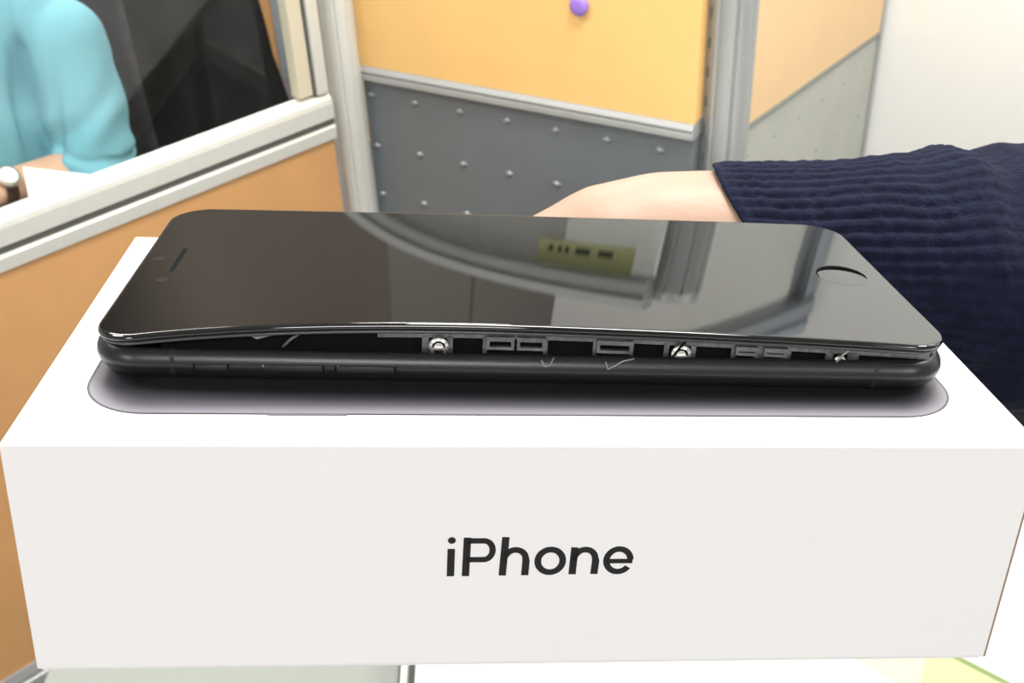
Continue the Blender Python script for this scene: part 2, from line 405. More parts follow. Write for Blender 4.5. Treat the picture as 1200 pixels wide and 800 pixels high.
for k, (a, b) in enumerate(((.05, .33), (.34, .50), (.51, .66))):
    d = obj('drawer', bx(-.168, .164, -.244, -.231, a, b, .003), M_['cabinet'], cb)
    bm = bmesh.new(); tube(bm, [(-.05, -.245, b - .04), (-.05, -.262, b - .04), (.05, -.262, b - .04), (.05, -.245, b - .04)], .004); obj('handle', bm, M_['alu'], d)
for x, y in ((-.14, -.19), (.14, -.19), (-.14, .19), (.14, .19)):
    bm = bmesh.new(); cyl(bm, (x - .012, y, .02), (x + .012, y, .02), .02, n=20); obj('caster', bm, M_['chair_black'], cb)

def slab(pts, z0, z1):
    bm = bmesh.new(); A = [bm.verts.new((x, y, z0)) for x, y in pts]; B = [bm.verts.new((x, y, z1)) for x, y in pts]; n = len(pts)
    bm.faces.new(A[::-1]); bm.faces.new(B)
    for i in range(n): bm.faces.new((A[i], A[(i + 1) % n], B[(i + 1) % n], B[i]))
    return bm
DZ = .6603
obj('beige_sheet', slab([(.285, .700), (.330, .745), (.43, .645), (.385, .600)], DZ, DZ + .0008), M_['beige'], label='beige paper sheet on the white desk beside the green folder', category='paper')
gf = empty('green_folder', T(0, 0, DZ), label='lime green folder on the white desk under the box corner', category='folder')
obj('cover', slab([(.366, .684), (.378, .684), (.47, .600), (.43, .50), (.348, .58), (.352, .655)], .0012, .004), M_['green'], gf)
obj('spine', slab([(.364, .690), (.382, .688), (.474, .604), (.470, .600), (.378, .6845), (.366, .6845)], .0009, .0044), M_['green_dark'], gf, label='dull dark green spine')

# neighbour's desk behind the glass
nd = empty('neighbour_desk', T(0, 0, FL), label='pale desk behind the glazed partition in front of the seated person', category='desk')
nM = Matrix.Translation((lpM.translation.x, lpM.translation.y, 0)) @ RZ(math.atan2(.673, .739))
obj('desk_top', bx(.05, .98, .060, .36, .66, .684, .003, nM), M_['desk'], nd)
for a, b in ((.1, .08), (.9, .08), (.1, .35), (.9, .35)): obj('leg', bx(a - .018, a + .018, b - .018, b + .018, 0, .66, .003, nM), M_['alu'], nd)
# ------------------------------------------------------------------ people
def head(parent, c, yaw, skin, hair, longhair=False):
    """a head with face; c = centre, faces local -y turned by yaw"""
    R = RZ(yaw); c = Vector(c)
    def P(x, y, z): return c + (R @ Vector((x, y, z)))
    def Q(x, y, z): return tuple(P(x, y, z))
    caps = [(Q(0, .01, -.20), Q(0, .0, -.08), .052, .05), (Q(0, -.02, .0), Q(0, .02, .02), .07, .078), (Q(0, -.045, -.075), Q(0, -.03, -.02), .036, .055),
            (Q(0, -.083, .005), Q(0, -.101, -.022), .009, .013), (Q(-.012, -.09, -.026), Q(.012, -.09, -.026), .009, .009),
            (Q(-.022, -.078, -.052), Q(.022, -.078, -.052), .008, .008),
            (Q(-.075, .005, -.02), Q(-.078, .012, .012), .009, .013), (Q(.075, .005, -.02), Q(.078, .012, .012), .009, .013)]
    h = organic('head', caps, skin, .005, 4, parent)
    for s in (-1, 1):
        bm = bmesh.new(); bmesh.ops.create_uvsphere(bm, u_segments=16, v_segments=10, radius=.012, matrix=Matrix.Translation(P(s * .032, -.065, .012)))
        ey = obj('eye', bm, M_['eye'], parent, True)
        bm = bmesh.new(); bmesh.ops.create_uvsphere(bm, u_segments=12, v_segments=8, radius=.0055, matrix=Matrix.Translation(P(s * .032, -.0745, .012)))
        obj('pupil', bm, M_['ink'], ey, True)
    bm = bmesh.new(); tube(bm, [Q(-.022, -.084, -.051), Q(-.01, -.089, -.048), Q(.01, -.089, -.048), Q(.022, -.084, -.051)], .004); obj('lips', bm, M_['lip'], parent, True)
    hc = [(Q(0, .025, .045), Q(0, .03, .0), .083, .082), (Q(0, -.02, .062), Q(0, .02, .06), .066, .074)]
    if longhair: hc += [(Q(0, .05, 0), Q(0, .065, -.14), .08, .06)]
    organic('hair', hc, hair, .007, 4, parent)

# person behind the glass: cyan shirt, left forearm bent across
p1 = empty('person', T(-.93, 2.02, FL), label='seated person in a light cyan shirt with a wristwatch, behind the glass', category='person')
def W(par, x, y, z): o = par.matrix_world.translation; return (x - o.x, y - o.y, z - o.z)
bpy.context.view_layer.update()
w1 = lambda x, y, z: W(p1, x, y, z)
SH, EL, WR = (-.765, 1.965, .845), (-.750, 1.945, .605), (-.880, 1.775, .640)
SH2, EL2, WR2 = (-1.11, 1.965, .845), (-1.16, 1.93, .62), (-1.05, 1.76, .66)
def fingers(parentfn, wr, dirv, up, side, r=.0075, L=.075, curl=.5):
    """palm + five separate fingers, returns capsules"""
    d = Vector(dirv).normalized(); u = Vector(up).normalized(); s = d.cross(u).normalized() * side
    w0 = Vector(wr); caps = []
    for k, (off, ln, rr) in enumerate(((-.026, .82, 1.), (-.009, .95, 1.05), (.009, 1., 1.05), (.026, .9, 1.))):
        b = w0 + d * .012 + s * off * .7; kn = w0 + d * .085 + s * off
        f1 = kn + (d * math.cos(curl * .6) - u * math.sin(curl * .6)) * L * .45 * ln
        f2 = f1 + (d * math.cos(curl * 1.5) - u * math.sin(curl * 1.5)) * L * .32 * ln
        f3 = f2 + (d * math.cos(curl * 2.3) - u * math.sin(curl * 2.3)) * L * .25 * ln
        caps += [(b, kn, .016, .0125), (kn, f1, r * 1.15 * rr, r * rr), (f1, f2, r * rr, r * .92 * rr), (f2, f3, r * .92 * rr, r * .75 * rr)]
    t0 = w0 + d * .02 - s * .02; t1 = w0 + d * .055 - s * .048 - u * .012; t2 = t1 + (d * .9 - s * .3).normalized() * .032; t3 = t2 + d * .024
    caps += [(t0, t1, .015, .0115), (t1, t2, .0105, .0095), (t2, t3, .0095, .008)]
    return [(parentfn(*a), parentfn(*b), x, y) for a, b, x, y in caps]
caps = [(w1(-.93, 1.99, .88), w1(-.93, 1.985, .97), .055, .052),
        (w1(*EL), w1(*WR), .040, .028), (w1(*EL2), w1(*WR2), .040, .028), (w1(-.757, 1.955, .70), w1(*EL), .042, .040), (w1(-1.135, 1.95, .70), w1(*EL2), .042, .040),
        (w1(-.93, 2.02, .5), w1(-.93, 2.02, .86), .07, .07)]
caps += fingers(w1, WR, (-.75, -.45, .0), (0, 0, 1), 1) + fingers(w1, WR2, (.5, -.8, 0), (0, 0, 1), -1)
organic('body', caps, M_['skin2'], .0045, 3, p1)
def folds(co, n):
    k = co.z - .9 * (co.x - .17)
    g = 0
    if co.y < .0:
        w_ = .010 + .004 * math.sin(co.z * 30)
        g -= .016 * math.exp(-((co.x - .100 - .012 * math.sin(co.z * 14)) / w_) ** 2) * max(0, min(1, (.95 - co.z) * 8))
        g -= .009 * math.exp(-((co.x - .135 - .22 * (co.z - .72)) / .008) ** 2) * max(0, min(1, (.90 - co.z) * 10))
        g -= .008 * math.exp(-((co.z - .735 + .35 * (co.x - .16)) / .007) ** 2) * max(0, min(1, (co.x - .12) * 30))
    return g + .005 * noise.noise(Vector((co.x * 18, co.y * 9, co.z * 5))) + (.004 * math.sin(k * 62 + 3.5 * noise.noise(co * 9)) * max(0, min(1, (.93 - co.z) * 5)) if co.x > .11 else .004 * math.sin(co.x * 120 + co.z * 12))
sh = [(w1(-.93, 1.935, .80), w1(-.93, 1.935, .5), .095, .105), (w1(-.765, 1.975, .83), w1(-.752, 1.95, .64), .073, .076), (w1(-1.10, 1.975, .83), w1(-1.145, 1.945, .64), .073, .074),
      (w1(-.752, 1.95, .635), w1(-.762, 1.915, .615), .070, .062), (w1(-.82, 2.0, .87), w1(-1.04, 2.0, .87), .078, .078),
      (w1(-.892, 2.01, .80), w1(-.892, 2.01, .45), .100, .102), (w1(-1.0, 2.01, .78), w1(-.99, 2.01, .45), .100, .105), (w1(-.93, 1.99, .9), w1(-.93, 1.985, .935), .075, .068)]
organic('shirt', sh, M_['cyan'], .006, 3, p1, fn=folds)
head(p1, w1(-.93, 1.95, 1.12), .15, M_['skin2'], M_['hair'])
lg = [(w1(-.86, 2.02, .42), w1(-.84, 1.62, .43), .085, .062), (w1(-.84, 1.62, .43), w1(-.84, 1.66, .0), .060, .045),
      (w1(-1.0, 2.02, .42), w1(-1.04, 1.62, .43), .085, .062), (w1(-1.04, 1.62, .43), w1(-1.04, 1.66, .0), .060, .045)]
organic('trousers', lg, M_['trouser'], .009, 5, p1)
for x in (-.84, -1.04):
    bm = bmesh.new(); a = w1(x, 1.66, FL)
    bmesh.ops.create_uvsphere(bm, u_segments=20, v_segments=12, radius=1, matrix=Matrix.Translation((a[0], a[1] - .05, .045)) @ Matrix.Diagonal((.045, .12, .045, 1)))
    obj('shoe', bm, M_['chair_black'], p1, True)
# wristwatch on the left wrist
wd = (Vector(WR) - Vector(EL)).normalized()
wc = Vector(WR) - wd * .022
wt = empty('wristwatch', Matrix.Translation(wc), label='steel wristwatch on the wrist of the cyan-shirted person', category='watch')
bm = bmesh.new(); cyl(bm, -wd * .011, wd * .011, .034, .033, 28, False)
a = bmesh.ops.solidify(bm, geom=bm.faces[:], thickness=.0025); obj('strap', bm, M_['watch_strap'], wt, True)
fn_ = (Vector((0.05, -.75, .66)) - wd * Vector((0.05, -.75, .66)).dot(wd)).normalized()
bm = bmesh.new(); cyl(bm, fn_ * .031, fn_ * .041, .021, .019, 32); obj('case', bm, M_['watch'], wt, True)
bm = bmesh.new(); cyl(bm, fn_ * .041, fn_ * .0418, .0155, .0155, 32); obj('dial', bm, M_['paper'], wt, label='pale watch dial')

# stack of paper on the neighbour's desk
def slab(pts, z0, z1):
    bm = bmesh.new(); A = [bm.verts.new((x, y, z0)) for x, y in pts]; B = [bm.verts.new((x, y, z1)) for x, y in pts]; n = len(pts)
    bm.faces.new(A[::-1]); bm.faces.new(B)
    for i in range(n): bm.faces.new((A[i], A[(i + 1) % n], B[(i + 1) % n], B[i]))
    return bm
pk = empty('paper_stack', T(0, 0, .6045), label='stack of white paper beside the watch-wearing forearm behind the glass', category='paper')
obj('ream', slab([(-.816, 1.786), (-.690, 1.741), (-.628, 1.610), (-.752, 1.640)], 0, .070), M_['paper'], pk)
obj('top_sheet', slab([(-.819, 1.789), (-.687, 1.744), (-.625, 1.605), (-.756, 1.637)], .0703, .0712), M_['paper'], pk)

# black office chair with draped jacket
def office_chair(x, y, yaw, label, seat_z=.47, back=True):
    t = empty('office_chair', T(x, y, FL) @ RZ(yaw), label=label, category='chair')
    obj('seat', bx(-.23, .23, -.22, .22, seat_z - .04, seat_z + .03, .025, seg=4), M_['mesh_grey'], t, True)
    bm = bmesh.new(); nx, nz = 14, 16; G = []
    for i in range(nx + 1):
        r = []
        for j in range(nz + 1):
            u, v = i / nx * 2 - 1, j / nz
            wv = .205 * (1 - .16 * v ** 2) * (1 if abs(u) < 1 else 1)
            r.append(bm.verts.new((u * wv, .20 - .05 * u * u + .07 * v - .04 * math.sin(v * 3), seat_z + .06 + .50 * v - .03 * u * u * v)))
        G.append(r)
    for i in range(nx):
        for j in range(nz): bm.faces.new((G[i][j], G[i + 1][j], G[i + 1][j + 1], G[i][j + 1]))
    bmesh.ops.solidify(bm, geom=bm.faces[:], thickness=.035)
    obj('backrest', bm, M_['mesh_grey'], t, True)
    bm = bmesh.new(); cyl(bm, (0, 0, .10), (0, 0, seat_z - .04), .028, .022); obj('gas_column', bm, M_['chair_black'], t, True)
    for k in range(5):
        a = 2 * PI * k / 5
        bm = bmesh.new(); tube(bm, [(0, 0, .11), (.14 * math.cos(a), .14 * math.sin(a), .10), (.27 * math.cos(a), .27 * math.sin(a), .07)], [.028, .022, .015], 10)
        lg_ = obj('base_arm', bm, M_['chair_black'], t, True)
        bm = bmesh.new(); c = Vector((.27 * math.cos(a), .27 * math.sin(a), .028)); n_ = Vector((-math.sin(a), math.cos(a), 0))
        cyl(bm, c - n_ * .02, c + n_ * .02, .028, n=20); obj('caster', bm, M_['chair_black'], lg_, True)
    bm = bmesh.new(); tube(bm, [(0, .10, seat_z - .05), (0, .24, seat_z - .04), (0, .255, seat_z + .2)], .018, 10); obj('back_support', bm, M_['chair_black'], t, True)
    for s in (-1, 1):
        bm = bmesh.new(); tube(bm, [(s * .24, .05, seat_z - .03), (s * .27, .05, seat_z + .1), (s * .27, .0, seat_z + .19), (s * .27, -.12, seat_z + .2)], .014, 10); obj('armrest', bm, M_['chair_black'], t, True)
    return t
office_chair(-.725, 2.71, math.radians(180), 'black office chair with a jacket over its back, right of the cyan-shirted person', .43)
office_chair(-.93, 2.10, 0, 'dark office chair under the cyan-shirted person', .385)
# jacket draped over the chair back
bm = bmesh.new(); nu, nv = 48, 40; G = []
jc = Matrix.Translation((-.735, 2.475, 0)) @ RZ(math.radians(3))
for i in range(nu + 1):
    r = []
    for j in range(nv + 1):
        u = i / nu * 2 - 1; v = j / nv
        wv = .172 + .085 * v
        z = .935 - .52 * v - .05 * u * u * (1 - v) - .02 * abs(u)
        y = -.075 * math.sin(min(1, v * 5) * PI / 2) + .085 * u * u + .012 * math.sin(u * 11 + v * 4 + 2 * noise.noise(Vector((u * 2, v * 3, 0)))) * min(1, v * 3) + .02 * noise.noise(Vector((u * 3, v * 4, 2)))
        r.append(bm.verts.new(jc @ Vector((u * wv, y + .02, z))))
    G.append(r)
for i in range(nu):
    for j in range(nv): bm.faces.new((G[i][j], G[i + 1][j], G[i + 1][j + 1], G[i][j + 1]))
bmesh.ops.solidify(bm, geom=bm.faces[:], thickness=.012)
obj('jacket', bm, M_['black_cloth'], smooth=True, label='black jacket draped over the office chair behind the glass', category='jacket')

# ------------------------------------------------------------------ box frame: tilted, held in the hand
bX, bY, bZ = Vector((.9951, .0359, -.0922)), Vector((-.0500, .9866, -.1556)), None
bX, bY = Vector((.9951, -.0500 * 0 + .0359, -.0922)), None
BM = Matrix(((.9951, -.0500, .0854, .0041), (.0359, .9866, .1594, .1506), (-.0922, -.1556, .9835, 1.3745), (0, 0, 0, 1)))
W_, D_, H_ = .180, .0990, .04835
mm = .001

# ------------------------------------------------------------------ person holding the box (arm from the right)
p2 = empty('person', T(.89, .62, FL), label='person in a navy ribbed sweater whose hand holds the box from behind', category='person')
bpy.context.view_layer.update()
w2 = lambda x, y, z: W(p2, x, y, z)
CP = Vector((0, 0, 1.5))
def pw(x, y, d):   # point of the arm axis, from the fitted camera
    return CP + (Rx * ((x - 600) / 1334.8) + Uy * (-(y - 400) / 1334.8) - Bz) * d
arm = [(.0640, .2780, 1.3340), (.0900, .2790, 1.3300), (.1230, .2810, 1.3240), (.1640, .2900, 1.3130)]
# hand: palm behind the box, fingers wrapping under it
def bw(x, y, z):   # box-frame mm -> world
    return BM @ Vector((x * mm, y * mm, z * mm))
hand = [(bw(140, 128, -17), bw(88, 127, -15.8), .024, .0248), (bw(88, 127, -15.8), bw(66, 126, -13.6), .0248, .0250), (bw(66, 126, -13.6), bw(46, 125, -13.6), .0250, .0243), (bw(46, 125, -13.6), bw(32, 124, -15.5), .0243, .0230),
        (bw(32, 124, -15.5), bw(18, 122, -20), .0230, .0203), (bw(18, 122, -20), bw(4, 120, -26.5), .0203, .0160), (bw(4, 120, -26.5), bw(-10, 117, -33), .0160, .0105)]
# lower palm and fingers going under the box, curling towards the camera
for k, (x, ln, r) in enumerate(((62, .85, .0092), (43, .97, .0096), (23.5, 1., .0096), (4.5, .88, .009))):
    kn = bw(x, 118, -50); f0 = bw(x + 6, 124, -25)
    f1 = bw(x - 3, 118 - 24 * ln, -59.5); f2 = bw(x - 7, 118 - 52 * ln, -59.0); f3 = bw(x - 10, 118 - 72 * ln, -58.6)
    hand += [(f0, kn, .017, .0125), (kn, f1, .0115, r), (f1, f2, r, r * .95), (f2, f3, r * .95, r * .78)]
hand += [(bw(140, 128, -17), bw(190, 138, -26), .025, .030), (bw(190, 138, -26), bw(290, 156, -60), .030, .036), (bw(290, 156, -60), bw(400, 175, -95), .036, .042)]
hw = [(tuple(Vector(a) - p2.matrix_world.translation), tuple(Vector(b) - p2.matrix_world.translation), r0, r1) for a, b, r0, r1 in hand]
SHR = (.75, .72, 1.28)
hw += [(tuple(bw(400, 175, -95) - p2.matrix_world.translation), w2(*SHR), .045, .052), (w2(.89, .74, 1.30), w2(.89, .74, 1.42), .06, .055), (w2(*SHR), w2(.89, .74, 1.28), .05, .06),
       (w2(1.03, .76, 1.27), w2(1.11, .70, 1.0), .05, .045), (w2(1.11, .70, 1.0), w2(1.09, .60, .76), .042, .030)]
hw += fingers(w2, (1.09, .60, .76), (-.1, -.5, -.8), (.8, -.3, .2), 1)
organic('body', hw, M_['skin'], .0030, 4, p2)
head(p2, w2(.89, .70, 1.55), -.7, M_['skin'], M_['hair'], True)

# sweater forearm: knitted tube with ribs
def tube_surface(path, rads, nseg, ntheta, fn, shear=None):
    P = [Vector(p) for p in path]
    def cat(a, b, c, d, t): return .5 * ((2 * b) + (-a + c) * t + (2 * a - 5 * b + 4 * c - d) * t * t + (-a + 3 * b - 3 * c + d) * t ** 3)
    K = len(P); bm = bmesh.new(); rows = []
    for i in range(nseg + 1):
        s = i / nseg * (K - 1); k = min(int(s), K - 2); t = s - k
        a, b, c, d = P[max(k - 1, 0)], P[k], P[k + 1], P[min(k + 2, K - 1)]
        p = cat(a, b, c, d, t); p2_ = cat(a, b, c, d, min(t + .02, 1.02)); p0_ = cat(a, b, c, d, t - .02)
        dd = (p2_ - p0_).normalized()
        r = rads[max(k - 1, 0)], rads[k], rads[k + 1], rads[min(k + 2, K - 1)]
        rr = cat(*r, t)
        up = Vector((0, 0, 1)); u = (up - dd * up.dot(dd)).normalized(); v = dd.cross(u)
        row = []
        for j in range(ntheta):
            th = 2 * PI * j / ntheta
            R = rr * (1 + 0) + fn(s, th, rr)
            q = p + (u * math.cos(th) + v * math.sin(th)) * R
            if shear: q += dd * shear(s, th)
            row.append(bm.verts.new(q))
        rows.append(row)
    for A, B in zip(rows, rows[1:]):
        for j in range(ntheta): bm.faces.new((A[j], A[(j + 1) % ntheta], B[(j + 1) % ntheta], B[j]))
    return bm, rows
o2 = p2.matrix_world.translation
path = [bw(58, 127, -15.5), bw(78, 127, -16), bw(105, 128, -16.5), bw(128, 130, -18), bw(152, 133, -20), bw(190, 138, -26), bw(240, 146, -42), bw(310, 160, -68), bw(400, 175, -95)]
rads = [.0282, .0292, .0312, .0342, .0405, .052, .055, .056, .057]
path = [p - o2 for p in path] + [Vector(w2(.64, .60, 1.25)), Vector(w2(*SHR))]
rads += [.066, .075]
def knit(s, th, rr):
    fade = max(.10, min(1, (3.8 - s) / 2.0)) * min(1, .15 + s * 3)
    rib = (abs(math.sin(th * 26 + .5 * noise.noise(Vector((s * 1.5, th * 2, 0))))) ** .8 - .6) * .0011 * fade
    fold = .0030 * noise.noise(Vector((s * 1.3, math.cos(th) * 1.2, math.sin(th) * 1.2))) * min(1, max(0, s - 1.) / 2) * 1.5
    w_ = .0005 * noise.noise(Vector((s * 9, math.cos(th) * 5, math.sin(th) * 5)))
    top_ = max(0, math.cos(th)) * (.0020 * math.exp(-((s - 2.75) / .4) ** 2) - .0028 * math.exp(-((s - 3.4) / .28) ** 2))
    return rib + fold + w_ + top_
def shr(s, th):
    return .046 * (1 - math.cos(th)) * .5 * max(0, 1 - s / 4)
bm, rows = tube_surface(path, rads, 260, 312, knit, shr)
# turn the cuff in
first = rows[0]; cpt = sum((v.co for v in first), Vector()) / len(first)
ax = (path[1] - path[0]).normalized(); prev = first
for k, (sc, dx) in enumerate(((.985, -.0012), (.955, -.0012), (.93, .0008), (.92, .012))):
    nr = [bm.verts.new(cpt + (v.co - cpt) * sc + ax * dx) for v in first]
    for j in range(len(first)): bm.faces.new((prev[j], prev[(j + 1) % len(first)], nr[(j + 1) % len(first)], nr[j]))
    prev = nr
sl = obj('sweater_sleeve', bm, M_['navy'], p2, True)
sw = [(w2(*SHR), w2(1.03, .76, 1.27), .078, .078), (w2(.86, .75, 1.2), w2(.86, .76, .90), .12, .115), (w2(.93, .76, 1.2), w2(.93, .77, .90), .12, .115),
      (w2(1.03, .76, 1.27), w2(1.11, .70, 1.0), .075, .066), (w2(1.11, .70, 1.0), w2(1.09, .62, .80), .062, .046), (w2(.89, .74, 1.3), w2(.89, .74, 1.36), .085, .075)]
# the torso stands behind the desk edge: shift it clear of the desk
organic('sweater', sw, M_['navy'], .010, 5, p2)
tr_ = [(w2(.85, .77, .86), w2(.96, .77, .86), .12, .12)]
for x in (.82, .98): tr_ += [(w2(x + (.03 if x < .9 else -.03), .77, .80), w2(x, .77, .42), .092, .062), (w2(x, .77, .42), w2(x, .79, FL + .07), .062, .047)]
organic('trousers', tr_, M_['trouser'], .010, 5, p2)
for x in (.82, .98):
    a = w2(x, .74, FL); bm = bmesh.new(); bmesh.ops.create_uvsphere(bm, u_segments=20, v_segments=12, radius=1, matrix=Matrix.Translation((a[0], a[1], .045)) @ Matrix.Diagonal((.045, .13, .045, 1)))
    obj('shoe', bm, M_['chair_black'], p2, True)

# ------------------------------------------------------------------ the white phone box
pb = empty('product_box', BM @ T(0, 0, -H_), label='white product box lettered iPhone, held up with the phone on it', category='box')
def rrect(hx, hy, r, nc=10, nx=1, ny=1):
    """rounded rectangle, counter-clockwise, nx/ny points on the straight runs"""
    out = []
    r = max(r, 1e-4)
    for cx, cy, a0, (dx, dy), n in ((hx - r, hy - r, 0, (-1, 0), nx), (-hx + r, hy - r, 90, (0, -1), ny), (-hx + r, -hy + r, 180, (1, 0), nx), (hx - r, -hy + r, 270, (0, 1), ny)):
        for k in range(nc + 1):
            a = math.radians(a0 + 90 * k / nc); out.append((cx + r * math.cos(a), cy + r * math.sin(a)))
        ln = 2 * (hx - r) if dx else 2 * (hy - r)
        px, py = out[-1]
        for k in range(1, n): out.append((px + dx * ln * k / n, py + dy * ln * k / n))
    return out
def rings_mesh(rows, cap0=True, cap1=True):
    bm = bmesh.new(); V = [[bm.verts.new(p) for p in r] for r in rows]
    n = len(V[0])
    for A, B in zip(V, V[1:]):
        for k in range(n): bm.faces.new((A[k], A[(k + 1) % n], B[(k + 1) % n], B[k]))
    if cap0: bm.faces.new(V[0][::-1])
    if cap1: bm.faces.new(V[-1])
    return bm
# local frame of pb: origin bottom-front-centre; z up, y back
obj('lid', bx(-W_ / 2, W_ / 2, 0, D_, .0006, H_, .0005, seg=3), M_['card'], pb)
obj('base_tray', bx(-W_ / 2 + .0006, W_ / 2 - .0006, .0006, D_ - .0006, -.0001, .002, .0003), M_['card'], pb)
obj('brown_edge', bx(W_ / 2 - .00042, W_ / 2 + .00012, .00002, .0007, .0008, H_ - .011, .0001), M_['edge_brown'], pb, label='thin brown strip along the card edge')  # thin brown strip up the right front edge, stopping below the top

# lettering on the front face (flat print, a hair proud)
def stroke(bm, pts, wd, y=-.00006, t=.00006):
    pts = [Vector((p[0], 0, p[1])) for p in pts]; L_, R2 = [], []
    for i, p in enumerate(pts):
        a = pts[max(i - 1, 0)]; b = pts[min(i + 1, len(pts) - 1)]
        d = (b - a).normalized(); n = Vector((-d.z, 0, d.x))
        ww = wd[i] if isinstance(wd, (list, tuple)) else wd
        L_.append(p + n * ww / 2); R2.append(p - n * ww / 2)
    v = [[bm.verts.new((q.x, yy, q.z)) for q in S] for S in (L_, R2) for yy in (y, y + t)]
    for i in range(len(pts) - 1):
        bm.faces.new((v[0][i], v[0][i + 1], v[2][i + 1], v[2][i])); bm.faces.new((v[1][i], v[3][i], v[3][i + 1], v[1][i + 1]))
        bm.faces.new((v[0][i], v[1][i], v[1][i + 1], v[0][i + 1])); bm.faces.new((v[2][i], v[2][i + 1], v[3][i + 1], v[3][i]))
    for e in (0, -1): bm.faces.new((v[0][e], v[2][e], v[3][e], v[1][e]))
kx, kz = .0338 * mm, .0414 * mm
def G_(x, y): return (-.01550 + (x - 113) * kx + (y - 340) * 0, H_ - .02730 + (340 - y) * kz)
def arc(cx, cy, rx, ry, a0, a1, n=28): return [(cx + rx * math.cos(math.radians(a0 + (a1 - a0) * k / n)), cy - ry * math.sin(math.radians(a0 + (a1 - a0) * k / n))) for k in range(n + 1)]
bm = bmesh.new()
SW = 39.5 * kx
S_ = lambda P, wd=SW: stroke(bm, [G_(*p) for p in P], wd)
def seg(x0, y0, x1, y1, n=2): return [(x0 + (x1 - x0) * k / n, y0 + (y1 - y0) * k / n) for k in range(n + 1)]
S_(seg(131, 341, 132, 197))
c = [G_(*p) for p in arc(134, 153, 21, 17.5, 0, 360, 24)]
cv = [bm.verts.new((x, -.00006, z)) for x, z in c[:-1]]; bm.faces.new(cv)
S_(seg(211, 341, 216, 139))
S_([(214, 156), (260, 156), (300, 156)] + arc(305, 205, 46, 49, 90, -90, 24) + [(300, 254), (260, 254), (212, 254)], .85 * SW)
S_(seg(408, 339, 418, 137))
S_([(414, 262)] + arc(474, 250, 55, 46, 165, 8, 24) + [(532, 262), (529, 338)], [.75 * SW] * 3 + [.9 * SW] * 23 + [SW] * 2)
S_(arc(662, 263, 67, 60, 0, 360, 48), .92 * SW)
S_(seg(785, 335, 789, 192))
S_([(789, 262)] + arc(848, 250, 54, 46, 165, 8, 24) + [(907, 262), (903, 334)], [.75 * SW] * 3 + [.9 * SW] * 23 + [SW] * 2)
S_([(966, 266), (1030, 266), (1107, 266)], .72 * SW)
S_([(1098, 262)] + arc(1030, 262, 65, 60, 2, 325, 44), .88 * SW)
obj('lettering', bm, M_['ink'], pb, label='black printed word iPhone')

# printed phone picture on the lid
pm = bpy.data.materials.new('printed_phone_picture'); pm.use_nodes = True; nt = pm.node_tree; b = nt.nodes['Principled BSDF']
b.inputs['Roughness'].default_value = .45
tc = nt.nodes.new('ShaderNodeTexCoord')
def mth(op, a=None, b_=None, c_=None):
    n = nt.nodes.new('ShaderNodeMath'); n.operation = op
    for i, q in enumerate((a, b_, c_)):
        if q is None: continue
        if isinstance(q, (int, float)): n.inputs[i].default_value = q
        else: nt.links.new(q, n.inputs[i])
    return n.outputs[0]
sp = nt.nodes.new('ShaderNodeSeparateXYZ'); nt.links.new(tc.outputs['Object'], sp.inputs[0])
PHX, PHY, PR = .0812, .0390, .0125
qx = mth('MAXIMUM', mth('SUBTRACT', mth('ABSOLUTE', sp.outputs[0]), PHX - PR), 0)
qy = mth('MAXIMUM', mth('SUBTRACT', mth('ABSOLUTE', sp.outputs[1]), PHY - PR), 0)
dist = mth('SUBTRACT', PR, mth('SQRT', mth('ADD', mth('MULTIPLY', qx, qx), mth('MULTIPLY', qy, qy))))   # inward distance (m)
fac = mth('DIVIDE', dist, .012)
rp_ = nt.nodes.new('ShaderNodeValToRGB'); nt.links.new(fac, rp_.inputs[0])
els = rp_.color_ramp.elements
stops = [(0., (.04, .04, .045)), (.022, (.04, .04, .045)), (.045, (.20, .19, .215)), (.14, (.15, .14, .16)), (.28, (.065, .06, .072)), (.48, (.022, .022, .028)), (.75, (.012, .012, .014)), (1., (.02, .02, .022))]
els[0].position = 0; els[0].color = (*stops[0][1], 1); els[1].position = 1; els[1].color = (*stops[-1][1], 1)
for p, c_ in stops[1:-1]:
    e_ = els.new(p); e_.color = (*c_, 1)
nt.links.new(rp_.outputs[0], b.inputs['Base Color'])
rows_ = [[(x, y, 0) for x, y in rrect(PHX, PHY, PR, 12)], [(x, y, .00012) for x, y in rrect(PHX, PHY, PR, 12)]]
pr = obj('phone_picture', rings_mesh(rows_), pm, pb, label='printed picture of a dark phone')
pr.location = (.0000, .0103 + PHY, H_ - .00002)
bm = bmesh.new(); box(bm, -.0475, -.0335, -PHY - .00035, -PHY + .0003, 0, .00013); po = obj('picture_button', bm, mat('print_grey', (.10, .10, .11), .5), pr, label='printed side button')

# ------------------------------------------------------------------ the smartphone
YAW = math.radians(-1.2)
PM = BM @ T(.0006, .0587, .00015) @ RZ(YAW)
ph = empty('smartphone', PM, label='black smartphone with its screen bulging open, lying on the white box', category='phone')
HX, HY, RC = .0813, .03895, .0100
S = 1.0
NX, NY, NC = 110, 40, 14
def ring(o, zf):
    r = max(RC - o, 1e-6)
    return [(x, y, zf(x, y) if callable(zf) else zf) for x, y in rrect(HX - o, HY - o, r, NC, NX, NY)]
prof = [(.0060, 0), (.0042, .00005), (.0030, .00022), (.0019, .0007), (.0010, .0014), (.00040, .0023), (.0001, .0031), (0, .0037), (.00008, .0043), (.00035, .0051), (.0008, .0058), (.0013, .0063), (.0017, .00655), (.0021, .0066), (.00235, .0064), (.0024, .0060), (.0024, .0030)]
rows_ = [ring(o, z) for o, z in prof]
bm = rings_mesh(rows_)
obj('housing', bm, M_['alu_black'], ph, True)
obj('interior', rings_mesh([ring(.0025, .0031), ring(.0025, .0042)]), M_['void'], ph, label='dark inside of the phone')
